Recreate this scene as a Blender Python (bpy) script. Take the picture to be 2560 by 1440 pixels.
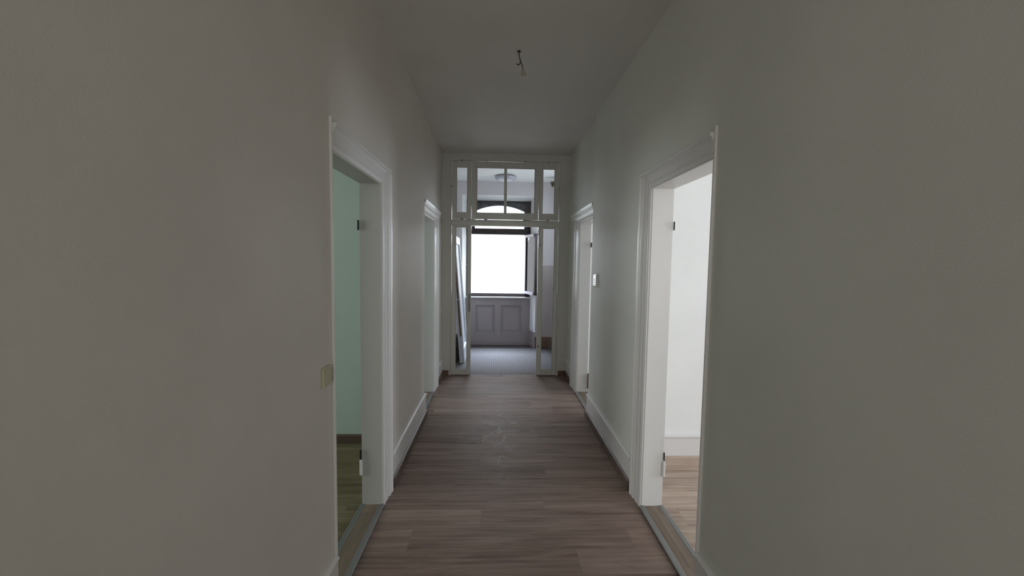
import bpy, bmesh, math, random
from mathutils import Vector, Matrix
random.seed(7)
for o in list(bpy.data.objects):
    bpy.data.objects.remove(o)
SC = bpy.context.scene
COL = SC.collection

# ---------------------------------------------------------------- camera
F_PX, YAW, PITCH, ROLL, EYE = 1000.0, .0384, .0634, .0148, 1.56
fw = Vector((math.sin(YAW)*math.cos(PITCH), math.cos(YAW)*math.cos(PITCH), -math.sin(PITCH)))
rt = Vector((math.cos(YAW), -math.sin(YAW), 0)); up = rt.cross(fw)
c_, s_ = math.cos(ROLL), math.sin(ROLL)
r2 = rt*c_ + up*s_; u2 = up*c_ - rt*s_
cam = bpy.data.cameras.new('camera'); cam.sensor_width = 36; cam.sensor_fit = 'HORIZONTAL'
cam.lens = F_PX/2560*36; cam.clip_start = .02
cam_ob = bpy.data.objects.new('camera', cam); COL.objects.link(cam_ob)
M = Matrix((r2, u2, -fw)).transposed().to_4x4(); M.translation = (0, 0, EYE)
cam_ob.matrix_world = M
SC.camera = cam_ob

# ---------------------------------------------------------------- world and daylight
SC.view_settings.view_transform = 'Standard'; SC.view_settings.look = 'None'
SC.view_settings.exposure = 0.0; SC.view_settings.gamma = 1; SC.view_settings.use_curve_mapping = False
SC.cycles.max_bounces = 14; SC.cycles.diffuse_bounces = 8; SC.cycles.glossy_bounces = 5
SC.cycles.transparent_max_bounces = 16
SC.cycles.sample_clamp_indirect = 4
W = bpy.data.worlds.new('overcast_sky'); SC.world = W; W.use_nodes = True
bg = W.node_tree.nodes['Background']; bg.inputs[0].default_value = (.93, .96, 1, 1); bg.inputs[1].default_value = 2.6

def daylight(name, loc, aim, sx, sy, power, col=(1, 1, 1)):
    l = bpy.data.lights.new(name, 'AREA'); l.shape = 'RECTANGLE'; l.size = sx; l.size_y = sy
    l.energy = power; l.color = col
    o = bpy.data.objects.new(name, l); COL.objects.link(o); o.location = loc
    o.rotation_euler = (Vector(aim)-Vector(loc)).to_track_quat('-Z', 'Y').to_euler()
    return o
# sky light outside the window openings; fill lights at added, unseen openings
daylight('sky_light_end_window', (.05, 9.0, 3.0), (.05, 6.6, 1.0), 2.6, 2.6, 110, (.80, .88, 1))
daylight('high_sky_light_end_window', (.1, 10.2, 6.6), (.1, 6.9, 0), 5.0, 3.0, 3600, (.66, .79, 1))
daylight('fill_light_vestibule_side', (1.44, 6.2, 2.05), (0, 6.2, 1.7), .88, 1.15, 2.9, (.88, .91, 1))  # added fill to lift the vestibule walls, through an invented side opening
daylight('sky_light_right_room', (5.15, 1.47, 1.5), (0, 1.47, 1.25), .72, 1.9, 56, (.80, .87, 1))
daylight('fill_light_right_room_corner', (3.35, -1.75, 1.6), (3.35, 1, 1.2), 1.3, 1.9, 26, (.92, .955, 1))  # added fill that brightens the room's far wall and the door jamb
daylight('sky_light_left_room', (-4.75, 1.3, 1.7), (0, 1.3, 1.5), 1.3, 1.7, 36, (.95, 1, .98))
daylight('sky_light_right_back_room', (5.15, 4.0, 1.7), (0, 4.0, 1.5), 1.3, 1.7, 44, (.80, .87, 1))
daylight('sky_light_left_back_room', (-4.75, 4.6, 1.7), (0, 4.6, 1.5), 1.3, 1.7, 19, (.85, .92, 1))
daylight('fill_light_corridor_end', (.12, -3.15, 1.9), (.12, 0, 1.9), 1.0, 1.6, 11, (1, .93, .84))  # added fill light from behind the camera, source unseen

# ---------------------------------------------------------------- dimensions
WL, WR = -.714, .949            # corridor wall faces, near part
WL2, WR2 = -.744, .979          # wall faces beyond the offset
YS = 3.985                      # where the walls step back
YE = 5.46                       # glazed screen
HC = 3.008                      # ceiling
TL, TR = .118, .125             # wall thickness
YB = -3.0                       # corridor end behind the camera
DH = 2.026                      # door height
DL = (1.757, 2.487); DR = (1.745, 2.447)
DL2 = (4.005, 4.705); DR2 = (4.005, 4.72)
VX0, VX1, VY1 = -.98, 1.30, 7.25

# ---------------------------------------------------------------- materials
def mat(name, col, rough=.5, metal=0, spec=.5):
    m = bpy.data.materials.new(name); m.use_nodes = True
    b = m.node_tree.nodes['Principled BSDF']
    b.inputs['Base Color'].default_value = (*col, 1); b.inputs['Roughness'].default_value = rough
    b.inputs['Metallic'].default_value = metal; b.inputs['Specular IOR Level'].default_value = spec
    return m
def nodes(m): return m.node_tree.nodes, m.node_tree.links, m.node_tree.nodes['Principled BSDF']
def bump(m, scale, strength, dist=.002, detail=3, stretch=(1, 1, 1)):
    N, L, b = nodes(m)
    t = N.new('ShaderNodeNewGeometry'); mp = N.new('ShaderNodeMapping'); mp.inputs['Scale'].default_value = stretch
    n = N.new('ShaderNodeTexNoise'); n.inputs['Scale'].default_value = scale; n.inputs['Detail'].default_value = detail
    bu = N.new('ShaderNodeBump'); bu.inputs['Strength'].default_value = strength; bu.inputs['Distance'].default_value = dist
    L.new(t.outputs['Position'], mp.inputs[0]); L.new(mp.outputs[0], n.inputs['Vector'])
    L.new(n.outputs['Fac'], bu.inputs['Height']); L.new(bu.outputs[0], b.inputs['Normal'])
    return m
def mottled(m, c1, c2, scale, detail=4):
    N, L, b = nodes(m)
    t = N.new('ShaderNodeNewGeometry'); n = N.new('ShaderNodeTexNoise'); n.inputs['Scale'].default_value = scale
    n.inputs['Detail'].default_value = detail
    r = N.new('ShaderNodeValToRGB'); r.color_ramp.elements[0].position = .3; r.color_ramp.elements[1].position = .7
    r.color_ramp.elements[0].color = (*c1, 1); r.color_ramp.elements[1].color = (*c2, 1)
    L.new(t.outputs['Position'], n.inputs['Vector']); L.new(n.outputs['Fac'], r.inputs[0]); L.new(r.outputs[0], b.inputs['Base Color'])
    return m
def wallpaint(name, col, rough=.55):
    m = mat(name, col, rough, spec=.25)
    mottled(m, tuple(c*.965 for c in col), tuple(min(1, c*1.03) for c in col), 2.2)
    return bump(m, 160, .35, .0015)

m_wall_l = wallpaint('plaster_paint_warm', (.70, .665, .62))
m_wall_r = wallpaint('plaster_paint_cool', (.715, .73, .68))
m_ceil = wallpaint('ceiling_paint', (.66, .645, .61), .8)
m_far = wallpaint('screen_wall_paint', (.56, .56, .52))
m_green = wallpaint('pale_green_wall_paint', (.46, .57, .515))
m_white = wallpaint('bright_white_wall_paint', (.86, .87, .86))
m_vest = wallpaint('vestibule_wall_paint', (.62, .60, .60))
m_trim = bump(mat('white_gloss_trim_paint', (.74, .735, .715), .28), 30, .12, .002)
m_screen = bump(mat('screen_frame_paint', (.55, .55, .51), .26), 25, .1, .002)
m_base = bump(mat('baseboard_gloss_paint', (.74, .73, .72), .25), 25, .1, .002)
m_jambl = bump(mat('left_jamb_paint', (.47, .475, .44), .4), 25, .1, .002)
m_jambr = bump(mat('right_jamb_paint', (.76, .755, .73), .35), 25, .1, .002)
m_apron = bump(mat('apron_panel_paint', (.34, .305, .305), .42), 25, .1, .002)
m_darkwood = mottled(mat('dark_window_wood', (.02, .012, .012), .5), (.010, .006, .008), (.04, .022, .02), 18)
m_flaky = mottled(mat('flaking_dark_paint', (.03, .03, .035), .6), (.012, .012, .016), (.11, .115, .13), 14, 8)
m_palewood = mat('weathered_sash_paint', (.55, .52, .55), .5)
m_metal = bump(mat('brushed_aluminium', (.30, .305, .30), .5, .6), 200, .1, .001, 2, (1, .05, 1))
m_black = mat('blackened_steel', (.012, .012, .012), .45, .3)
m_steel = mat('dull_steel', (.22, .22, .21), .4, .8)
m_plastic = mat('cream_switch_plastic', (.52, .50, .36), .35)
m_white_pl = mat('white_glossy_plastic', (.90, .90, .92), .06, spec=1.0)
m_terminal = mat('yellowed_terminal_plastic', (.42, .36, .18), .5)
m_cable = mat('grey_cable_sheath', (.10, .09, .09), .5)
m_wire = mat('brown_wire', (.06, .03, .035), .5)
m_lamp = mat('frosted_lamp_glass', (.52, .52, .60), .25)
m_lampbase = mat('grey_lamp_base', (.25, .24, .26), .5)
m_oldwood = mottled(mat('bare_brown_wood', (.16, .08, .05), .6), (.10, .05, .035), (.2, .10, .06), 20)
m_railwood = mottled(mat('olive_brown_varnished_wood', (.07, .05, .025), .35), (.03, .022, .014), (.11, .08, .04), 25)
m_leaf = mat('old_white_door_paint', (.72, .74, .80), .4)
m_darkbox = mat('dark_plastic_crate', (.015, .015, .022), .5)
m_handle = mat('bright_nickel_handle', (.85, .85, .86), .15, .6)

def glass(name):
    m = bpy.data.materials.new(name); m.use_nodes = True
    N, L = m.node_tree.nodes, m.node_tree.links
    N.remove(N['Principled BSDF']); out = N['Material Output']
    tr = N.new('ShaderNodeBsdfTransparent'); tr.inputs[0].default_value = (.95, .965, .96, 1)
    gl = N.new('ShaderNodeBsdfGlossy'); gl.inputs['Roughness'].default_value = .03
    fr = N.new('ShaderNodeFresnel'); fr.inputs[0].default_value = 1.45
    mx = N.new('ShaderNodeMixShader'); L.new(fr.outputs[0], mx.inputs[0]); L.new(tr.outputs[0], mx.inputs[1])
    L.new(gl.outputs[0], mx.inputs[2]); L.new(mx.outputs[0], out.inputs[0])
    return m
m_glass = glass('window_glass')

def planks(name, axis='x', tones=((.12, .082, .065), (.225, .163, .133), (.33, .25, .21)), rough=.58, scuffs=False, width=.182, length=1.25, spec=.24):
    """wood-look vinyl boards; axis = direction the boards run"""
    m = bpy.data.materials.new(name); m.use_nodes = True
    N, L = m.node_tree.nodes, m.node_tree.links; b = N['Principled BSDF']
    g = N.new('ShaderNodeNewGeometry'); mp = N.new('ShaderNodeMapping')
    if axis == 'y': mp.inputs['Rotation'].default_value = (0, 0, math.pi/2)
    mp.inputs['Location'].default_value = (.33, .105, 0)
    L.new(g.outputs['Position'], mp.inputs[0])
    sy = N.new('ShaderNodeSeparateXYZ'); L.new(mp.outputs[0], sy.inputs[0])
    dv = N.new('ShaderNodeMath'); dv.operation = 'DIVIDE'; L.new(sy.outputs['Y'], dv.inputs[0]); dv.inputs[1].default_value = width
    fl = N.new('ShaderNodeMath'); fl.operation = 'FLOOR'; L.new(dv.outputs[0], fl.inputs[0])
    wn_ = N.new('ShaderNodeTexWhiteNoise'); wn_.noise_dimensions = '1D'; L.new(fl.outputs[0], wn_.inputs['W'])
    ml = N.new('ShaderNodeMath'); ml.operation = 'MULTIPLY'; L.new(wn_.outputs['Value'], ml.inputs[0]); ml.inputs[1].default_value = length
    cx = N.new('ShaderNodeCombineXYZ'); L.new(ml.outputs[0], cx.inputs[0])
    stag = N.new('ShaderNodeVectorMath'); stag.operation = 'ADD'; L.new(mp.outputs[0], stag.inputs[0]); L.new(cx.outputs[0], stag.inputs[1])
    br = N.new('ShaderNodeTexBrick'); br.offset = 0
    br.inputs['Scale'].default_value = 1; br.inputs['Brick Width'].default_value = length
    br.inputs['Row Height'].default_value = width; br.inputs['Mortar Size'].default_value = .0009
    br.inputs['Mortar Smooth'].default_value = .2
    br.inputs['Color1'].default_value = (0, 0, 0, 1); br.inputs['Color2'].default_value = (1, 1, 1, 1)
    br.inputs['Mortar'].default_value = (.2, .2, .2, 1)
    L.new(stag.outputs[0], br.inputs['Vector'])
    # long grain streaks, shifted per board
    sc = N.new('ShaderNodeVectorMath'); sc.operation = 'MULTIPLY'; sc.inputs[1].default_value = (1.0, 11, 1)
    ad = N.new('ShaderNodeVectorMath'); ad.operation = 'ADD'
    cm = N.new('ShaderNodeVectorMath'); cm.operation = 'SCALE'; cm.inputs['Scale'].default_value = 23
    L.new(br.outputs['Color'], cm.inputs[0]); L.new(mp.outputs[0], sc.inputs[0])
    L.new(sc.outputs[0], ad.inputs[0]); L.new(cm.outputs[0], ad.inputs[1])
    n1 = N.new('ShaderNodeTexNoise'); n1.inputs['Scale'].default_value = 1.3; n1.inputs['Detail'].default_value = 7
    n1.inputs['Roughness'].default_value = .62; n1.inputs['Distortion'].default_value = .5
    L.new(ad.outputs[0], n1.inputs['Vector'])
    # fine pores
    sc2 = N.new('ShaderNodeVectorMath'); sc2.operation = 'MULTIPLY'; sc2.inputs[1].default_value = (9, 170, 1)
    n2 = N.new('ShaderNodeTexNoise'); n2.inputs['Scale'].default_value = 1; n2.inputs['Detail'].default_value = 3
    L.new(mp.outputs[0], sc2.inputs[0]); L.new(sc2.outputs[0], n2.inputs['Vector'])
    # cathedral figure
    wv = N.new('ShaderNodeTexWave'); wv.wave_type = 'RINGS'; wv.inputs['Scale'].default_value = .8
    wv.inputs['Distortion'].default_value = 5; wv.inputs['Detail'].default_value = 3; wv.inputs['Detail Scale'].default_value = 1.4
    L.new(ad.outputs[0], wv.inputs['Vector'])
    def mth(op, a, bb):
        x = N.new('ShaderNodeMath'); x.operation = op
        for i, v in enumerate((a, bb)):
            if isinstance(v, (int, float)): x.inputs[i].default_value = v
            else: L.new(v, x.inputs[i])
        return x.outputs[0]
    s = mth('ADD', mth('MULTIPLY', n1.outputs['Fac'], 1.02), mth('MULTIPLY', n2.outputs['Fac'], .16))
    s = mth('ADD', s, mth('MULTIPLY', wv.outputs['Fac'], .07))
    sep = N.new('ShaderNodeSeparateColor'); L.new(br.outputs['Color'], sep.inputs[0])
    s = mth('ADD', s, mth('MULTIPLY', sep.outputs[0], .11))
    s = mth('SUBTRACT', s, .145)
    r = N.new('ShaderNodeValToRGB'); e = r.color_ramp.elements
    e[0].position = .28; e[0].color = (*tones[0], 1); e[1].position = .78; e[1].color = (*tones[2], 1)
    k = e.new(.52); k.color = (*tones[1], 1)
    L.new(s, r.inputs[0]); colour = r.outputs[0]
    mj = N.new('ShaderNodeMix'); mj.data_type = 'RGBA'; L.new(mth('MULTIPLY', br.outputs['Fac'], .25), mj.inputs[0]); L.new(colour, mj.inputs[6])
    mj.inputs[7].default_value = (.03, .024, .02, 1); colour = mj.outputs[2]
    rg = mth('ADD', mth('MULTIPLY', n2.outputs['Fac'], .10), rough-.05)
    if scuffs:   # pale plaster dust and scrape marks trodden along the middle of the corridor
        sx = N.new('ShaderNodeSeparateXYZ'); L.new(g.outputs['Position'], sx.inputs[0])
        dx = mth('MULTIPLY', mth('ABSOLUTE', mth('SUBTRACT', sx.outputs['X'], .03), 0), 2.4)
        dy = mth('MULTIPLY', mth('ABSOLUTE', mth('SUBTRACT', sx.outputs['Y'], 3.55), 0), .85)
        mask = mth('SUBTRACT', 1.05, mth('ADD', dx, dy)); mk = N.new('ShaderNodeClamp'); L.new(mask, mk.inputs[0])
        w2 = N.new('ShaderNodeTexNoise'); w2.inputs['Scale'].default_value = 5.5; w2.inputs['Detail'].default_value = 9
        w2.inputs['Roughness'].default_value = .72; w2.inputs['Distortion'].default_value = 1.6; L.new(g.outputs['Position'], w2.inputs['Vector'])
        rr = N.new('ShaderNodeValToRGB'); rr.color_ramp.elements[0].position = .50; rr.color_ramp.elements[1].position = .66
        L.new(w2.outputs['Fac'], rr.inputs[0])
        v = N.new('ShaderNodeTexVoronoi'); v.feature = 'DISTANCE_TO_EDGE'; v.inputs['Scale'].default_value = 2.6
        v.inputs['Randomness'].default_value = 1
        wn = N.new('ShaderNodeVectorMath'); wn.operation = 'ADD'; wnn = N.new('ShaderNodeTexNoise'); wnn.inputs['Scale'].default_value = 3
        L.new(g.outputs['Position'], wnn.inputs['Vector']); L.new(g.outputs['Position'], wn.inputs[0]); L.new(wnn.outputs['Color'], wn.inputs[1])
        L.new(wn.outputs[0], v.inputs['Vector'])
        ln = N.new('ShaderNodeValToRGB'); ln.color_ramp.elements[0].position = .0; ln.color_ramp.elements[0].color = (1, 1, 1, 1)
        ln.color_ramp.elements[1].position = .03; ln.color_ramp.elements[1].color = (0, 0, 0, 1); L.new(v.outputs['Distance'], ln.inputs[0])
        lines = mth('MULTIPLY', ln.outputs[0], mth('GREATER_THAN', wnn.outputs['Fac'], .47))
        tot = mth('MULTIPLY', mk.outputs[0], mth('ADD', mth('MULTIPLY', rr.outputs[0], .42), mth('MULTIPLY', lines, .5)))
        ms = N.new('ShaderNodeMix'); ms.data_type = 'RGBA'; L.new(tot, ms.inputs[0]); L.new(colour, ms.inputs[6])
        ms.inputs[7].default_value = (.62, .58, .58, 1); colour = ms.outputs[2]
    L.new(colour, b.inputs['Base Color']); L.new(rg, b.inputs['Roughness'])
    b.inputs['Specular IOR Level'].default_value = spec
    bu = N.new('ShaderNodeBump'); bu.inputs['Strength'].default_value = .25; bu.inputs['Distance'].default_value = .001
    L.new(mth('SUBTRACT', n2.outputs['Fac'], mth('MULTIPLY', br.outputs['Fac'], 1.0)), bu.inputs['Height']); L.new(bu.outputs[0], b.inputs['Normal'])
    return m
m_floor = planks('corridor_vinyl_boards', scuffs=True)
m_floor_r = planks('right_room_vinyl_boards', tones=((.24, .175, .14), (.40, .31, .25), (.56, .45, .37)))
m_floor_l = planks('left_room_vinyl_boards', tones=((.10, .084, .046), (.17, .145, .085), (.25, .215, .135)))
m_sill_plank = planks('threshold_board', axis='y', rough=.5, tones=((.13, .10, .075), (.21, .165, .125), (.29, .235, .185)), width=.3, length=2)
m_skirt = planks('brown_skirting_veneer', tones=((.085, .058, .046), (.13, .092, .075), (.17, .125, .10)), rough=.35, width=.5, length=4)

def mat_tiles():
    m = mat('vestibule_ribbed_floor', (.2, .19, .19), .62, spec=.28)
    N, L, b = nodes(m)
    g = N.new('ShaderNodeNewGeometry')
    br = N.new('ShaderNodeTexBrick'); br.offset = 0; br.inputs['Scale'].default_value = 1
    br.inputs['Brick Width'].default_value = .032; br.inputs['Row Height'].default_value = .032; br.inputs['Mortar Size'].default_value = .0042
    br.inputs['Color1'].default_value = (.145, .132, .13, 1); br.inputs['Color2'].default_value = (.12, .108, .106, 1)
    br.inputs['Mortar'].default_value = (.065, .057, .056, 1)
    L.new(g.outputs['Position'], br.inputs['Vector']); L.new(br.outputs['Color'], b.inputs['Base Color'])
    bu = N.new('ShaderNodeBump'); bu.inputs['Strength'].default_value = .5; bu.inputs['Distance'].default_value = .002; bu.invert = True
    L.new(br.outputs['Fac'], bu.inputs['Height']); L.new(bu.outputs[0], b.inputs['Normal'])
    return m
m_tiles = mat_tiles()
def mat_dado():
    m = wallpaint('two_tone_vestibule_paint', (.62, .6, .6)); N, L, b = nodes(m)
    g = N.new('ShaderNodeNewGeometry'); s = N.new('ShaderNodeSeparateXYZ'); L.new(g.outputs['Position'], s.inputs[0])
    c = N.new('ShaderNodeMath'); c.operation = 'LESS_THAN'; c.inputs[1].default_value = 1.515; L.new(s.outputs['Z'], c.inputs[0])
    x = N.new('ShaderNodeMath'); x.operation = 'GREATER_THAN'; x.inputs[1].default_value = .72; L.new(s.outputs['X'], x.inputs[0])
    p = N.new('ShaderNodeMath'); p.operation = 'MULTIPLY'; L.new(c.outputs[0], p.inputs[0]); L.new(x.outputs[0], p.inputs[1])
    mx = N.new('ShaderNodeMix'); mx.data_type = 'RGBA'; L.new(p.outputs[0], mx.inputs[0])
    mx.inputs[6].default_value = (.68, .645, .655, 1); mx.inputs[7].default_value = (.47, .41, .395, 1); L.new(mx.outputs[2], b.inputs['Base Color'])
    return m
m_dado = mat_dado()

# ---------------------------------------------------------------- mesh helpers
def new(): return bmesh.new()
def box(bm, x0, x1, y0, y1, z0, z1):
    v = [bm.verts.new(p) for p in ((x0, y0, z0), (x1, y0, z0), (x1, y1, z0), (x0, y1, z0), (x0, y0, z1), (x1, y0, z1), (x1, y1, z1), (x0, y1, z1))]
    for f in ((0, 3, 2, 1), (4, 5, 6, 7), (0, 1, 5, 4), (1, 2, 6, 5), (2, 3, 7, 6), (3, 0, 4, 7)):
        bm.faces.new([v[i] for i in f])
    return v
def prism(bm, pts, ext):
    """closed polygon pts (3d) extruded by the vector ext"""
    a = [bm.verts.new(p) for p in pts]; e = Vector(ext); b = [bm.verts.new(Vector(p)+e) for p in pts]
    n = len(pts)
    bm.faces.new(a[::-1]); bm.faces.new(b)
    for i in range(n): bm.faces.new((a[i], a[(i+1) % n], b[(i+1) % n], b[i]))
def tube(bm, pts, r, seg=10):
    pts = [Vector(p) for p in pts]; rings = []
    for i, p in enumerate(pts):
        t = (pts[min(i+1, len(pts)-1)]-pts[max(i-1, 0)]).normalized()
        a = t.cross(Vector((0, 0, 1)) if abs(t.z) < .9 else Vector((0, 1, 0))).normalized(); b = t.cross(a)
        rr = r[i] if isinstance(r, (list, tuple)) else r
        rings.append([bm.verts.new(p+(a*math.cos(k*2*math.pi/seg)+b*math.sin(k*2*math.pi/seg))*rr) for k in range(seg)])
    for q, w in zip(rings, rings[1:]):
        for k in range(seg): bm.faces.new((q[k], q[(k+1) % seg], w[(k+1) % seg], w[k]))
    bm.faces.new(rings[0][::-1]); bm.faces.new(rings[-1])
def lathe(bm, prof, c, seg=48):
    rings = [[bm.verts.new((c[0]+r*math.cos(2*math.pi*k/seg), c[1]+r*math.sin(2*math.pi*k/seg), c[2]+z)) for k in range(seg)] for r, z in prof]
    for q, w in zip(rings, rings[1:]):
        for k in range(seg): bm.faces.new((q[k], q[(k+1) % seg], w[(k+1) % seg], w[k]))
    bm.faces.new(rings[0]); bm.faces.new(rings[-1][::-1])
def obj(name, bm, m, parent=None, bevel=0, smooth=False):
    bmesh.ops.recalc_face_normals(bm, faces=bm.faces)
    me = bpy.data.meshes.new(name); bm.to_mesh(me); bm.free()
    o = bpy.data.objects.new(name, me); COL.objects.link(o); me.materials.append(m)
    if parent:
        o.parent = parent
        o.matrix_parent_inverse = parent.matrix_world.inverted()
    if bevel:
        b = o.modifiers.new('bevel', 'BEVEL'); b.width = bevel; b.segments = 2; b.limit_method = 'ANGLE'
    if smooth:
        for p in me.polygons: p.use_smooth = True
    return o
def tag(o, label, cat, group=None, kind=None):
    o['label'] = label; o['category'] = cat
    if group: o['group'] = group
    if kind: o['kind'] = kind
    return o
def struct(name, bm, m, label, cat, **k): return tag(obj(name, bm, m, **k), label, cat, kind='structure')
def empty(name, loc):
    o = bpy.data.objects.new(name, None); COL.objects.link(o); o.location = loc; o.empty_display_size = .1
    bpy.context.view_layer.update(); return o

# ---------------------------------------------------------------- floors and ceilings
bm = new(); box(bm, WL2-.001, WR2+.001, YB, YE+.03, -.12, 0)
struct('floor', bm, m_floor, 'grey-brown wood-look board floor of the corridor with pale scuffs', 'floor')
bm = new(); box(bm, VX0, VX1, YE+.03, VY1+.55, -.12, -.003)
struct('floor_vestibule', bm, m_tiles, 'grey ribbed floor beyond the glazed screen, blue with window light', 'floor')
bm = new(); box(bm, WR2+.001, 5.0, -1.5, 3.0, -.12, -.001)
struct('floor_right_room', bm, m_floor_r, 'light brown board floor seen through the near right doorway', 'floor')
bm = new(); box(bm, -4.6, WL2-.001, -1.5, 3.4, -.12, -.001)
struct('floor_left_room', bm, m_floor_l, 'dark olive-brown board floor seen through the near left doorway', 'floor')
bm = new(); box(bm, WR2+.001, 5.0, 3.1, 5.4, -.12, -.001)
struct('floor_right_back_room', bm, m_floor_r, 'board floor of the room behind the far right doorway', 'floor')
bm = new(); box(bm, -4.6, WL2-.001, 3.5, 5.4, -.12, -.001)
struct('floor_left_back_room', bm, m_floor_l, 'board floor of the room behind the far left doorway', 'floor')
bm = new(); box(bm, -4.75, 5.15, YB-.15, YE+.04, HC, HC+.15)
struct('ceiling', bm, m_ceil, 'dim grey-white plastered corridor ceiling with a bare hook', 'ceiling')
bm = new(); box(bm, VX0-.1, VX1+.1, YE+.04, VY1+.6, 2.998, HC+.15)
struct('ceiling_vestibule', bm, m_white, 'white ceiling beyond the glazed screen carrying the dome lamp', 'ceiling')

# ---------------------------------------------------------------- corridor walls
def wall_side(side):
    bm = new()
    s = -1 if side == 'left' else 1
    near, far, t = (WL, WL2, TL) if s < 0 else (WR, WR2, TR)
    d1, d2 = (DL, DL2) if s < 0 else (DR, DR2)
    def seg(face, y0, y1, z0, z1):
        a, b = sorted((face, face+s*t)); box(bm, a, b, y0, y1, z0, z1)
    seg(near, YB, d1[0], 0, HC); seg(near, d1[0], d1[1], DH, HC); seg(near, d1[1], YS, 0, HC)
    seg(far, YS, d2[0], 0, HC); seg(far, d2[0], d2[1], DH, HC); seg(far, d2[1], YE+.06, 0, HC)
    return bm
struct('wall_left', wall_side('left'), m_wall_l, 'warm grey-white left corridor wall with two doorways', 'wall')
struct('wall_right', wall_side('right'), m_wall_r, 'cool grey-white right corridor wall with two doorways', 'wall')
bm = new(); box(bm, WL-TL, WR+TR, YB-.15, YB, 0, .75); box(bm, WL-TL, WR+TR, YB-.15, YB, 2.75, HC)
box(bm, WL-TL, -.4, YB-.15, YB, .75, 2.75); box(bm, .64, WR+TR, YB-.15, YB, .75, 2.75)
struct('wall_back', bm, m_wall_l, 'corridor end wall behind the camera with an opening added for fill light', 'wall')

def wall_far():
    bm = new(); y0, y1 = YE-.005, YE+.06
    box(bm, WL2, -.625, y0, y1, 0, HC); box(bm, .845, WR2, y0, y1, 0, HC); box(bm, -.625, .845, y0, y1, 2.918, HC)
    return bm
struct('wall_far', wall_far(), m_far, 'grey-white wall strip framing the glazed screen at the corridor end', 'wall')

# ---------------------------------------------------------------- side rooms
def holed(bm, x0, x1, y0, y1, hy0, hy1, hz0=.85, hz1=2.55):
    box(bm, x0, x1, y0, hy0, 0, HC); box(bm, x0, x1, hy1, y1, 0, HC)
    box(bm, x0, x1, hy0, hy1, 0, hz0); box(bm, x0, x1, hy0, hy1, hz1, HC)
bm = new(); holed(bm, 5.0, 5.14, -1.5, 3.05, 1.08, 1.86, .5, 2.5)
struct('wall_right_room_window', bm, m_white, 'window wall of the bright right room', 'wall')
bm = new(); box(bm, WR+TR, 5.0, 3.004, 3.104, 0, HC)
struct('wall_right_room_far', bm, m_white, 'bright white wall seen through the near right doorway', 'wall')
bm = new(); box(bm, WR+TR, 2.7, -1.6, -1.5, 0, HC); box(bm, 4.0, 5.14, -1.6, -1.5, 0, HC); box(bm, 2.7, 4.0, -1.6, -1.5, 0, .7); box(bm, 2.7, 4.0, -1.6, -1.5, 2.55, HC)  # opening added for the corner fill light
struct('wall_right_room_near', bm, m_white, 'near wall of the bright right room', 'wall')
bm = new(); holed(bm, 5.0, 5.14, 3.1, 5.5, 3.35, 4.65)
struct('wall_right_back_room_window', bm, m_white, 'window wall of the far right room', 'wall')
bm = new(); box(bm, WR2+TR, 5.0, 5.4, 5.5, 0, HC)
struct('wall_right_back_room_far', bm, m_white, 'far wall of the far right room', 'wall')
bm = new(); holed(bm, -4.74, -4.6, -1.5, 3.45, .65, 1.95)
struct('wall_left_room_window', bm, m_green, 'window wall of the pale green left room', 'wall')
bm = new(); box(bm, -4.6, WL-TL, 3.4, 3.5, 0, HC)
struct('wall_left_room_far', bm, m_green, 'pale green wall seen through the near left doorway', 'wall')
bm = new(); box(bm, -4.74, WL-TL, -1.6, -1.5, 0, HC)
struct('wall_left_room_near', bm, m_green, 'near wall of the pale green left room', 'wall')
bm = new(); holed(bm, -4.74, -4.6, 3.5, 5.5, 3.95, 5.25)
struct('wall_left_back_room_window', bm, m_white, 'window wall of the far left room', 'wall')
bm = new(); box(bm, -4.6, WL2-TL, 5.4, 5.5, 0, HC)
struct('wall_left_back_room_far', bm, m_white, 'far wall of the far left room', 'wall')

# ---------------------------------------------------------------- baseboards
def baseboard(side, face, s, y0, y1, label):
    """white board with a rounded top bead; brown skirting strip in front as a part (s: +1 faces +X)"""
    name = 'baseboard_'+side
    zt = .238
    prof = [(0, .0), (.014, .0), (.014, zt-.030), (.018, zt-.026), (.024, zt-.018), (.024, zt-.010), (.019, zt-.003), (.010, zt), (0, zt)]
    bm = new(); prism(bm, [(face+s*x, y0, z) for x, z in prof], (0, y1-y0, 0))
    b = struct(name, bm, m_base, label, 'baseboard')
    sp = [(.014, 0), (.032, 0), (.032, .058), (.028, .066), (.020, .070), (.014, .070)]
    bm = new(); prism(bm, [(face+s*x, y0, z) for x, z in sp], (0, y1-y0, 0))
    k = obj('skirting', bm, m_skirt, b); k['label'] = 'brown veneer skirting strip'
baseboard('left', WL, 1, 2.690, YS, 'white left baseboard between the two left doorways, brown strip at its foot')
baseboard('right', WR, -1, 2.640, YS, 'white right baseboard between the two right doorways, brown strip at its foot')
baseboard('left_near', WL, 1, YB, DL[0]-.015, 'white left baseboard below the light switch')
baseboard('right_near', WR, -1, YB, DR[0]-.015, 'white right baseboard nearer than the near right doorway')
baseboard('left_far', WL2, 1, 5.03, YE-.006, 'short white left baseboard beside the glazed screen')
baseboard('right_far', WR2, -1, 5.09, YE-.006, 'short white right baseboard beside the glazed screen')
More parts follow.
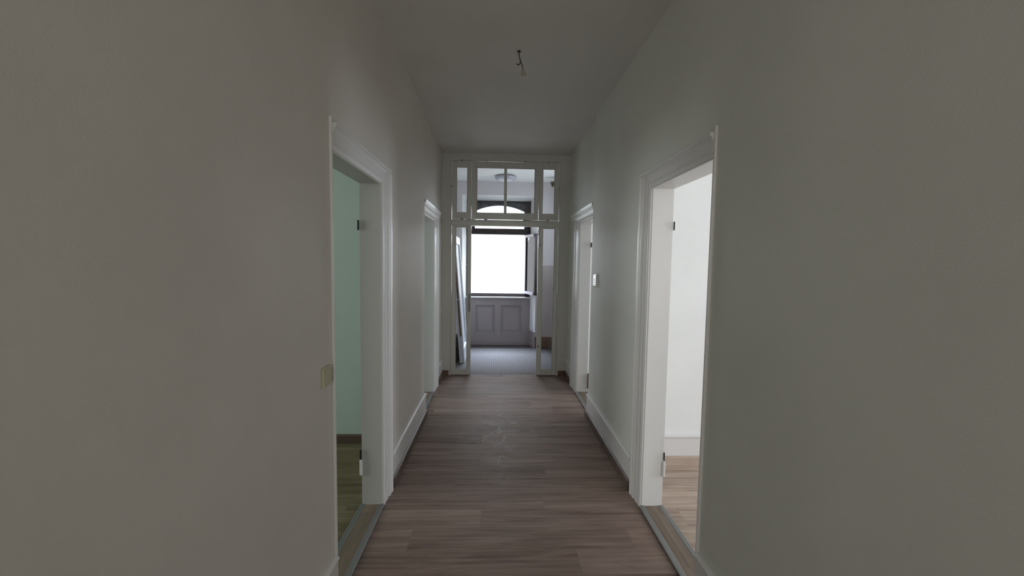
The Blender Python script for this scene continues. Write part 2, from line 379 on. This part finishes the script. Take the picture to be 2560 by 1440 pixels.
def baseboard_x(name, x0, x1, face, label, white=True):
    zt = .238; b = None
    if white:
        prof = [(0, 0), (.014, 0), (.014, zt-.030), (.022, zt-.020), (.022, zt-.008), (.012, zt), (0, zt)]
        bm = new(); prism(bm, [(x0, face-y, z) for y, z in prof], (x1-x0, 0, 0)); b = struct(name, bm, m_base, label, 'baseboard')
    a = .014 if white else 0
    bm = new(); sk_m = m_floor_r if white else m_skirt; prism(bm, [(x0, face-y, z) for y, z in [(a, 0), (a+.018, 0), (a+.018, .062), (a+.008, .070), (a, .070)]], (x1-x0, 0, 0))
    if b: k = obj('skirting', bm, sk_m, b); k['label'] = 'brown veneer skirting strip'
    else: struct(name, bm, m_skirt, label, 'baseboard')
baseboard_x('baseboard_right_room', WR+TR, 5.0, 3.004, 'white baseboard over a brown strip in the bright right room')
baseboard_x('baseboard_left_room', -4.6, WL-TL, 3.4, 'dark brown skirting under the green wall of the left room', white=False)
for nm, a, b_, lb in (('baseboard_far_left', WL2+.028, -.65, 'small brown skirting stub left of the glazed screen'),
                      ('baseboard_far_right', .865, WR2-.03, 'small brown skirting stub right of the glazed screen')):
    bm = new(); box(bm, a, b_, YE-.022, YE-.0055, 0, .068); struct(nm, bm, m_oldwood, lb, 'baseboard')

# ---------------------------------------------------------------- doorway casings
CAS = [(0, 0), (.000, .012), (.010, .016), (.028, .016), (.031, .004), (.037, .004), (.041, .015), (.080, .019), (.086, .006), (.098, .006),
       (.104, .021), (.118, .025), (.150, .023), (.158, .030), (.176, .028), (.188, .014), (.188, 0)]   # (distance from opening, projection)
def doorway(n, side, face, y0, y1, t, label, near_strip, crown_far, crown_near, casw=.188, mj=None):
    s = 1 if side == 'left' else -1          # direction the casing projects
    nm = 'trim_%d' % n
    k = casw/.188
    # far upright
    bm = new(); prism(bm, [(face+s*p, y1+d*k, 0) for d, p in CAS], (0, 0, 2.112))
    root = struct(nm, bm, m_trim, label, 'door casing')
    # head board
    bm = new()
    hp = [(0, 0), (.010, 0), (.015, .004), (.010, .009), (.008, .014), (.012, .020), (.013, .034), (.018, .038), (.018, .043), (.013, .047), (.015, .084), (0, .084)]
    prism(bm, [(face+s*p, y0, DH-.004+z) for p, z in hp], (0, y1+casw*.45-y0, 0))
    obj('head_casing', bm, m_trim, root)
    # cornice
    bm = new()
    if near_strip > .011: cp = [(0, 0), (.017, 0), (.021, .004), (.017, .009), (.021, .013), (.029, .018), (.031, .028), (.026, .033), (0, .035)]
    else: cp = [(0, -.03), (.016, -.03), (.022, -.018), (.030, -.002), (.034, .010), (.034, .016), (.027, .020), (.036, .028), (.046, .040), (.049, .060), (.040, .066), (0, .070)]
    prism(bm, [(face+s*p, crown_near, 2.106+z) for p, z in cp], (0, crown_far-crown_near, 0))
    obj('cornice', bm, m_trim, root)
    # near strip
    bm = new(); a = sorted((face, face+s*.013)); box(bm, a[0], a[1], y0-near_strip, y0, 0, 2.165 if near_strip > .011 else 2.10)
    obj('near_casing', bm, m_trim, root, bevel=.003)
    # jamb lining on the three sides of the opening
    bm = new(); bk = face-s*t; a, b = sorted((face+s*.001, bk-s*.004))
    box(bm, a, b, y1-.006, y1+.02, 0, DH); box(bm, a, b, y0-.012, y0+.002, 0, DH); box(bm, a, b, y0-.01, y1+.02, DH-.002, DH+.015)
    obj('jamb_lining', bm, mj, root)
    return root
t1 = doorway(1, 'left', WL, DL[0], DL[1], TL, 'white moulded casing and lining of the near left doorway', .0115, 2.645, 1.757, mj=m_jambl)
t2 = doorway(2, 'right', WR, DR[0], DR[1], TR, 'white moulded casing and lining of the near right doorway', .0115, 2.59, 1.745, casw=.175, mj=m_jambr)
t3 = doorway(3, 'left', WL2, DL2[0], DL2[1], TL, 'white moulded casing of the far left doorway, lit by daylight', .010, 5.045, YS+.005, casw=.30, mj=m_trim)
t4 = doorway(4, 'right', WR2, DR2[0], DR2[1], TR, 'white moulded casing of the far right doorway with bright cornice', .010, 5.13, YS+.005, casw=.33, mj=m_trim)
def hinge(root, x, y, z0, z1, r, m, name='hinge', lb=None):
    bm = new(); tube(bm, [(x, y, z0), (x, y, z1)], r, 12)
    tube(bm, [(x, y, z0-.004), (x, y, z0)], r*.6, 8); tube(bm, [(x, y, z1), (x, y, z1+.004)], r*.6, 8)
    o = obj(name, bm, m, root)
    if lb: o['label'] = lb
# pin hinges at the room side of the far jambs
hinge(t1, WL-TL-.009, DL[1]-.016, 1.745, 1.800, .0065, m_black, lb='black hinge pin')
hinge(t1, WL-TL-.007, DL[1]-.016, .315, .372, .006, m_black, lb='black hinge pin')
hinge(t1, WL-TL-.006, DL[1]-.016, .215, .308, .009, m_trim, lb='white painted hinge')
hinge(t2, WR+TR+.009, DR[1]-.014, 1.775, 1.822, .0045, m_black, lb='black hinge pin')
hinge(t2, WR+TR+.004, DR[1]-.014, .318, .366, .004, m_black, lb='black hinge pin')
hinge(t2, WR+TR+.004, DR[1]-.014, .215, .308, .009, m_trim, lb='white painted hinge')
hinge(t4, WR2+TR+.006, DR2[1]-.02, 1.755, 1.805, .008, m_black, lb='black hinge pin')
bm = new(); box(bm, WR2+TR+.002, WR2+TR+.014, DR2[1]-.03, DR2[1]-.012, .06, .24)  # dark gap at the jamb foot put in as a brown block
k = obj('dark_gap_block', bm, m_oldwood, t4); k['label'] = 'brown block standing in for the dark gap at the foot of the lining'

# thresholds
def threshold(n, side, face, y0, y1, t, label):
    s = -1 if side == 'left' else 1
    a, b = sorted((face-s*.014, face+s*(t+.012)))
    bm = new(); box(bm, a+.012, b-.012, y0+.002, y1-.006, 0, .014)
    r = struct('trim_%d' % n, bm, m_sill_plank, label, 'threshold')
    for x0, x1 in ((a-.004, a+.028), (b-.028, b+.004)):
        bm = new(); prism(bm, [(x0, y0+.002, .008), (x1, y0+.002, .008), (x1, y0+.002, .014), (x1-.003, y0+.002, .017), (x0+.003, y0+.002, .017), (x0, y0+.002, .014)], (0, y1-y0-.008, 0))
        for i in range(4):
            xx = x0+.005+i*.0062; box(bm, xx, xx+.0022, y0+.002, y1-.006, .0165, .0178)
        k = obj('metal_strip', bm, m_metal, r); k['label'] = 'ribbed grey aluminium edge strip'
threshold(5, 'left', WL, DL[0], DL[1], TL, 'board threshold with two grey metal strips in the near left doorway')
threshold(6, 'right', WR, DR[0], DR[1], TR, 'board threshold with two grey metal strips in the near right doorway')
threshold(7, 'left', WL2, DL2[0], DL2[1], TL, 'board threshold with metal strips in the far left doorway')
threshold(8, 'right', WR2, DR2[0], DR2[1], TR, 'board threshold with metal strips in the far right doorway')

# ---------------------------------------------------------------- glazed screen
SY = YE
bm = new()
box(bm, -.632, -.616, SY-.012, SY+.055, 0, 2.925); box(bm, .832, .850, SY-.012, SY+.055, 0, 2.925)
box(bm, -.616, .832, SY-.008, SY+.055, 2.908, 2.925)
box(bm, -.616, .832, SY-.004, SY+.055, 2.050, 2.132)
box(bm, -.616, .832, SY-.016, SY-.004, 2.112, 2.126)
struct('trim_9', bm, m_screen, 'grey-white fixed frame and cross rail of the glazed screen', 'frame', bevel=.003)
def sash_frame(bm, x0, x1, z0, z1, px0, px1, pz0, pz1, y0, y1):
    box(bm, x0, px0, y0, y1, z0, z1); box(bm, px1, x1, y0, y1, z0, z1)
    box(bm, px0, px1, y0, y1, z0, pz0); box(bm, px0, px1, y0, y1, pz1, z1)
def rebate(bm, px0, px1, pz0, pz1, y, w=.007, d=.008):
    for a in ((px0, px0+w, pz0, pz1), (px1-w, px1, pz0, pz1), (px0, px1, pz0, pz0+w), (px0, px1, pz1-w, pz1)):
        box(bm, a[0], a[1], y, y+d, a[2], a[3])
win = empty('window_1', (.1, SY, 2.14))
tag(win, 'three-part glazed transom window above the screen opening', 'window', kind='structure')
for i, (x0, x1, px0, px1, lb) in enumerate(((-.612, -.352, -.555, -.407, 'left narrow sash'), (-.349, .551, -.283, .499, 'wide middle sash with a glazing bar'),
                                      (.554, .828, .605, .768, 'right narrow sash'))):
    bm = new(); sash_frame(bm, x0, x1, 2.138, 2.903, px0, px1, 2.222, 2.824, SY-.012, SY+.028)
    rebate(bm, px0, px1, 2.222, 2.824, SY+.002)
    if i == 1: box(bm, .083, .121, SY-.008, SY+.024, 2.222, 2.824)
    sh = obj('sash', bm, m_screen, win, bevel=.003); sh['label'] = lb
    for a, b_ in (((px0, px1),) if i != 1 else ((px0, .083), (.121, px1))):
        bm = new(); box(bm, a, b_, SY+.010, SY+.013, 2.222, 2.824); obj('glass_pane', bm, m_glass, sh)
    hooks = {0: [(-.478, 0)], 1: [(-.158, 0), (.365, 0)], 2: [(.68, 0)]}[i]
    for hx, _ in hooks:
        for z, sg in ((2.905, 1), (2.136, -1)):
            bm = new()
            tube(bm, [(hx-.022, SY-.017, z+sg*.004), (hx+.022, SY-.017, z+sg*.002)], .0028, 8)
            tube(bm, [(hx, SY-.010, z-sg*.022), (hx, SY-.018, z-sg*.016), (hx+.002, SY-.018, z+sg*.016), (hx+.008, SY-.014, z+sg*.020)], .0028, 8)
            obj('turn_clip', bm, m_steel, sh)
    if i != 1:
        hx = -.613 if i == 0 else .830
        bm = new(); tube(bm, [(hx-.022, SY-.017, 2.565), (hx+.022, SY-.017, 2.560)], .0028, 8); tube(bm, [(hx, SY-.010, 2.58), (hx, SY-.018, 2.57), (hx, SY-.018, 2.545)], .0028, 8)
        obj('turn_clip', bm, m_steel, sh)
# narrow glazed leaves
def leaf(n, x0, x1, px0, px1, label):
    bm = new(); sash_frame(bm, x0, x1, .010, 2.048, px0, px1, .078, 2.030, SY-.012, SY+.030); rebate(bm, px0, px1, .078, 2.030, SY+.0)
    d = struct('door_%d' % n, bm, m_screen, label, 'door', bevel=.0025)
    bm = new(); box(bm, px0, px1, SY+.010, SY+.014, .078, 2.030); obj('glass_pane', bm, m_glass, d)
    return d
d1 = leaf(1, -.612, -.350, -.560, -.400, 'narrow glazed leaf left of the screen opening, dark lock plate')
d2 = leaf(2, .556, .828, .619, .781, 'narrow glazed leaf right of the screen opening, bright knob')
bm = new(); box(bm, -.388, -.355, SY-.0145, SY-.011, .885, 1.135)
k = obj('lock_plate', bm, m_steel, d1, bevel=.002); k['label'] = 'dark grey lock plate'
bm = new(); tube(bm, [(-.371, SY-.0145, .985), (-.371, SY-.017, .985)], .006, 10); obj('keyhole', bm, m_black, k)
bm = new(); tube(bm, [(.777, SY-.012, 1.255), (.777, SY-.035, 1.250), (.772, SY-.040, 1.225), (.771, SY-.036, 1.205)], [.006, .008, .010, .008], 12)
k = obj('knob', bm, m_handle, d2, smooth=True); k['label'] = 'bright curved handle'
for z in (1.80, .41):
    bm = new(); box(bm, .575, .595, SY-.014, SY-.011, z-.02, z+.02); k = obj('bolt_mark', bm, m_steel, d2, bevel=.002); k['label'] = 'small dark metal fitting'

# ---------------------------------------------------------------- vestibule
bm = new(); box(bm, VX0-.1, VX0, YE+.06, VY1+.6, -.003, 3.0)
struct('wall_vestibule_left', bm, m_vest, 'left wall beyond the screen behind the leaning door', 'wall')
bm = new(); box(bm, VX1, VX1+.1, YE+.06, 5.74, -.003, 3.0); box(bm, VX1, VX1+.1, 6.66, VY1+.6, -.003, 3.0); box(bm, VX1, VX1+.1, 5.74, 6.66, -.003, 1.45); box(bm, VX1, VX1+.1, 5.74, 6.66, 2.65, 3.0)
struct('wall_vestibule_right', bm, m_vest, 'right wall beyond the screen with a high opening added for fill light', 'wall')
bm = new(); box(bm, VX0-.1, WL2, YE-.005, YE+.06, 0, HC); box(bm, WR2, VX1+.1, YE-.005, YE+.06, 0, HC)
struct('wall_vestibule_near', bm, m_vest, 'wall behind the screen on both sides', 'wall')
NX0, NX1, NT = -.63, .705, 2.76      # niche front; splays back to the window
BX0, BX1, BT, YW = -.575, .625, 2.705, 7.56
bm = new()
box(bm, VX0, NX0, VY1, YW+.15, -.003, 3.0); box(bm, NX1, VX1, VY1, YW+.15, -.003, 3.0); box(bm, NX0, NX1, VY1, YW+.15, NT, 3.0)
struct('wall_vestibule_window', bm, m_dado, 'end wall around the window, brownish paint below head height at right', 'wall')
bm = new()
prism(bm, [(NX0, VY1, -.003), (BX0, YW, -.003), (NX0, YW, -.003)], (0, 0, NT+.003))
prism(bm, [(NX1, VY1, -.003), (NX1, YW, -.003), (BX1, YW, -.003)], (0, 0, NT+.003))
prism(bm, [(NX0, VY1, NT), (NX0, YW, NT), (NX0, YW, BT)], (NX1-NX0, 0, 0))
# plaster bead rings on the reveals
for z in (1.50, 1.39): prism(bm, [(NX0-.002, VY1-.006, z), (NX0+.004, VY1-.006, z), (BX0+.006, YW-.01, z), (BX0-.002, YW-.01, z)], (0, 0, .012))
struct('trim_10', bm, m_white, 'white splayed reveal around the end window', 'reveal')
bm = new(); prism(bm, [(NX1+.002, VY1-.014, -.003), (NX1+.002, YW, -.003), (BX1-.016, YW, -.003), (NX1-.016, VY1-.014, -.003)], (0, 0, .275))
prism(bm, [(NX1+.002, VY1-.022, .272), (NX1+.002, YW, .272), (BX1-.024, YW, .272), (NX1-.024, VY1-.022, .272)], (0, 0, .022))
struct('baseboard_niche', bm, m_apron, 'grey moulded baseboard wrapping the right corner of the window niche', 'baseboard')
bm = new(); box(bm, NX1+.003, VX1, VY1-.016, VY1, -.003, .205); box(bm, VX0, NX0-.003, VY1-.016, VY1, -.003, .205)
struct('baseboard_vestibule', bm, m_oldwood, 'dark brown baseboard under the end wall', 'baseboard')
# apron panelling
bm = new()
box(bm, BX0-.05, BX1+.05, YW, YW+.02, -.003, .90)
for a in ((BX0-.05, -.400), (-.030, .085), (.475, BX1+.05)): box(bm, a[0], a[1], YW-.030, YW+.001, .0, .90)
for a, b_ in ((-.400, -.030), (.085, .475)):
    box(bm, a, b_, YW-.030, YW+.001, .0, .225); box(bm, a, b_, YW-.030, YW+.001, .75, .90)
    box(bm, a+.05, b_-.05, YW-.010, YW+.001, .275, .70)
    for q in ((a, a+.014, .225, .75), (b_-.014, b_, .225, .75), (a+.014, b_-.014, .225, .239), (a+.014, b_-.014, .736, .75)):
        box(bm, q[0], q[1], YW-.018, YW+.001, q[2], q[3])
box(bm, BX0-.04, BX1+.02, YW-.040, YW-.028, -.003, .05)
box(bm, BX0-.04, BX1+.02, YW-.046, YW-.028, .05, .062)
struct('trim_11', bm, m_apron, 'grey-brown panelled apron with two recessed panels below the window', 'panelling', bevel=.002)

# window
w = empty('window_2', (.05, YW, .9))
tag(w, 'dark wooden arched end window, white with daylight, right casement open', 'window', kind='structure')
bm = new(); prism(bm, [(BX0-.05, YW-.075, .888), (BX1+.012, YW-.075, .888), (BX1-.01, YW+.05, .888), (BX0-.05, YW+.05, .888)], (0, 0, .026))
k = obj('window_sill', bm, m_trim, w, bevel=.005); k['label'] = 'pale window sill'
YF0, YF1 = YW+.0, YW+.07
LX0, LX1, LZ0, LZ1 = -.505, .534, .976, 2.082
bm = new()
box(bm, BX0-.04, LX0, YF0, YF1, .90, 2.74); box(bm, LX1, BX1+.03, YF0, YF1, .90, 2.74)
box(bm, LX0, LX1, YF0, YF1, .90, LZ0); box(bm, LX0, LX1, YF0-.012, YF0, .925, .955)
box(bm, LX0-.06, LX1+.06, YF0-.03, YF1, LZ1, 2.190)
box(bm, BX0, BX1, YF0-.012, YF0, 2.672, 2.700)
obj('window_frame', bm, m_darkwood, w, bevel=.004)
# arched head board of the fanlight
bm = new()
ax0, ax1, azs, azc = -.42, .505, 2.515, 2.622; n = 24
top = 2.74
for i in range(n):
    xa = ax0+(ax1-ax0)*i/n; xb = ax0+(ax1-ax0)*(i+1)/n
    f = lambda x: azs+(azc-azs)*(1-((x-(ax0+ax1)/2)/((ax1-ax0)/2))**2)
    prism(bm, [(xa, YF0+.012, f(xa)), (xb, YF0+.012, f(xb)), (xb, YF0+.012, top), (xa, YF0+.012, top)], (0, .05, 0))
box(bm, LX0, ax0, YF0+.012, YF0+.062, 2.19, top); box(bm, ax1, LX1, YF0+.012, YF0+.062, 2.19, top)
k = obj('arched_head', bm, m_flaky, w); k['label'] = 'dark arched head board with flaking paint'
bm = new(); box(bm, ax0, ax1, YF0+.035, YF0+.039, 2.19, 2.63); obj('fanlight_glass', bm, m_glass, w)
# open casements (built closed along -X from the hinge, then turned)
def casement(hx, ang, sg, label):
    L_, z0, z1 = .50, LZ0+.004, LZ1-.004
    def T(bm):
        R = Matrix.Rotation(ang, 4, 'Z'); bmesh.ops.transform(bm, matrix=Matrix.Translation((hx, YF0-.004, 0)) @ R, verts=bm.verts)
        return bm
    xs = (lambda a, b: (min(sg*a, sg*b), max(sg*a, sg*b)))
    bm = new(); a = xs(0, .055); box(bm, *a, -.022, .012, z0, z1); a = xs(L_-.055, L_); box(bm, *a, -.046, .012, z0, z1)
    a = xs(.055, L_-.055); box(bm, *a, -.022, .012, z0, z0+.055); box(bm, *a, -.022, .012, z1-.055, z1)
    c = obj('casement', T(bm), m_darkwood, w, bevel=.003); c['label'] = label
    bm = new(); a = xs(.002, .052); box(bm, *a, .012, .022, z0+.002, z1-.002); 
    a = xs(.052, L_-.052); box(bm, *a, .012, .022, z0+.002, z0+.05); box(bm, *a, .012, .022, z1-.05, z1-.002)
    k = obj('outer_face', T(bm), m_palewood, c); k['label'] = 'pale weathered outer face'
    bm = new(); a = xs(.055, L_-.055); box(bm, *a, -.004, 0, z0+.055, z1-.055); obj('glass_pane', T(bm), m_glass, c)
    bm = new(); xh = sg*(L_-.025); tube(bm, [(xh, -.044, 1.50), (xh, -.07, 1.50), (xh, -.072, 1.44)], .007, 10); obj('handle', T(bm), m_steel, c)
casement(LX1, math.radians(107), -1, 'right casement swung open into the vestibule')

# ---------------------------------------------------------------- things
# ceiling hook
hk = empty('ceiling_hook', (.134, 2.838, HC))
tag(hk, 'black ceiling hook with a grey cable and yellowed terminals hanging from it', 'hook')
bm = new(); lathe(bm, [(.012, 0), (.012, -.003), (.006, -.008), (.004, -.010)], (.134, 2.838, HC), 20)
tube(bm, [(.136, 2.838, HC), (.137, 2.838, HC-.048), (.142, 2.838, HC-.062), (.143, 2.838, HC-.076), (.138, 2.838, HC-.087), (.129, 2.838, HC-.090), (.121, 2.838, HC-.087), (.116, 2.838, HC-.083)],
     [.0022, .0022, .0026, .003, .0036, .0038, .0036, .002], 10)
tube(bm, [(.127, 2.838, HC-.002), (.119, 2.838, HC-.006)], .0025, 8)
obj('hook', bm, m_black, hk, smooth=True)
bm = new(); tube(bm, [(.132, 2.836, HC-.001), (.134, 2.834, HC-.030), (.143, 2.832, HC-.064), (.153, 2.832, HC-.088), (.160, 2.832, HC-.105)], [.0035, .0038, .004, .004, .0034], 10)
obj('cable', bm, m_cable, hk, smooth=True)
for i, (dx, dz) in enumerate(((-.010, 0), (.001, .003), (.013, .004))):
    bm = new(); tube(bm, [(.160, 2.832, HC-.103), (.159+dx*.6, 2.832, HC-.125), (.163+dx, 2.832, HC-.152)], .0011, 6); obj('wire', bm, m_wire, hk)
    x = .165+dx*1.05; z = HC-.160+dz
    bm = new(); tube(bm, [(x, 2.832, z+.010), (x, 2.832, z-.006)], .0042, 10); box(bm, x-.0055, x+.0055, 2.826, 2.838, z-.004, z+.004)
    k = obj('terminal', bm, m_terminal, hk, bevel=.001); k['label'] = 'yellowed screw terminal'

# light switch on the left wall
sw = empty('light_switch', (WL, 1.682, 1.072)); tag(sw, 'cream light switch on the left wall beside the near left doorway', 'light switch')
bm = new(); box(bm, WL, WL+.011, 1.641, 1.723, 1.031, 1.113); obj('switch_frame', bm, m_plastic, sw, bevel=.003)
bm = new(); prism(bm, [(WL+.008, 1.654, 1.044), (WL+.0125, 1.654, 1.044), (WL+.0155, 1.654, 1.100), (WL+.008, 1.654, 1.100)], (0, .056, 0)); obj('rocker', bm, m_plastic, sw, bevel=.0015)

# intercom on the right wall
ic = empty('intercom', (WR, 3.78, 1.33)); tag(ic, 'white glossy wall intercom with small buttons on the right wall before the far doorway', 'intercom')
bm = new(); prism(bm, [(WR, 3.715, 1.335), (WR-.016, 3.715, 1.340), (WR-.022, 3.715, 1.350), (WR-.022, 3.715, 1.452), (WR-.016, 3.715, 1.462), (WR, 3.715, 1.470)], (0, .105, 0))
obj('housing', bm, m_white_pl, ic, bevel=.004)
for i in range(4):
    bm = new(); z = 1.362+i*.017; box(bm, WR-.0245, WR-.0215, 3.748, 3.785, z, z+.006); k = obj('button', bm, m_lampbase, ic, bevel=.0008); k['label'] = 'small grey button'

# dome lamp in the vestibule
lp = empty('ceiling_lamp', (.127, 6.78, 2.998)); tag(lp, 'round frosted dome ceiling lamp, unlit, beyond the transom window', 'ceiling lamp')
bm = new(); lathe(bm, [(.155, 0), (.158, -.012), (.150, -.018)], (.127, 6.78, 2.998)); obj('lamp_base', bm, m_lampbase, lp, smooth=True)
bm = new(); lathe(bm, [(.150, -.014), (.178, -.016), (.180, -.024), (.170, -.045), (.140, -.066), (.095, -.082), (.045, -.090), (.004, -.092)], (.127, 6.78, 2.998)); obj('lamp_shade', bm, m_lamp, lp, smooth=True)

# old door leaf leaning on the left vestibule wall
ld = empty('leaning_door', (-.54, 6.1, -.003)); tag(ld, 'old white door leaf leaning tilted against the wall left of the window', 'door leaf')
tilt = math.radians(-4.6)
def T(bm):
    bmesh.ops.transform(bm, matrix=Matrix.Translation((-.510, 6.12, -.003)) @ Matrix.Rotation(tilt, 4, 'Y'), verts=bm.verts); return bm
bm = new(); box(bm, -.045, .0, 0, .78, 0.003, 1.97); obj('door_panel', T(bm), m_leaf, ld, bevel=.003)
bm = new(); box(bm, -.0, .028, .0, .08, 0.0, 1.97); box(bm, .0, .028, .70, .78, 0, 1.97); box(bm, 0, .028, .08, .70, 0, .2); box(bm, 0, .028, .08, .70, 1.85, 1.97)
obj('door_frame', T(bm), m_leaf, ld, bevel=.003)
bm = new(); box(bm, -.012, .014, -.004, .001, .42, 1.84); k = obj('edge_strip', T(bm), m_oldwood, ld); k['label'] = 'bare brown wood strip along the edge'
bm = new(); box(bm, -.045, .022, -.007, -.001, .985, .998); k = obj('bracket', T(bm), m_white_pl, ld); k['label'] = 'small pale bracket across the edge'
# dark crate behind it
bm = new(); prism(bm, [(-.86, 6.30, -.003), (-.590, 6.30, -.003), (-.622, 6.30, .37), (-.86, 6.30, .37)], (0, .26, 0))
box(bm, -.87, -.603, 6.29, 6.57, .19, .205); box(bm, -.87, -.622, 6.29, 6.57, .355, .378)
tag(obj('storage_crate', bm, m_darkbox, bevel=.006), 'dark crate on the floor behind the foot of the leaning door', 'crate')
# brown handrail stub high on the right of the vestibule
bm = new(); tube(bm, [(.905, 6.75, 2.875), (1.298, 6.62, 3.15-.17)], .042, 16); tube(bm, [(.893, 6.754, 2.872), (.906, 6.75, 2.876)], .050, 16)
tag(obj('wooden_rail', bm, m_railwood, bevel=.004), 'brown wooden rail jutting out near the ceiling behind the right transom pane', 'rail')
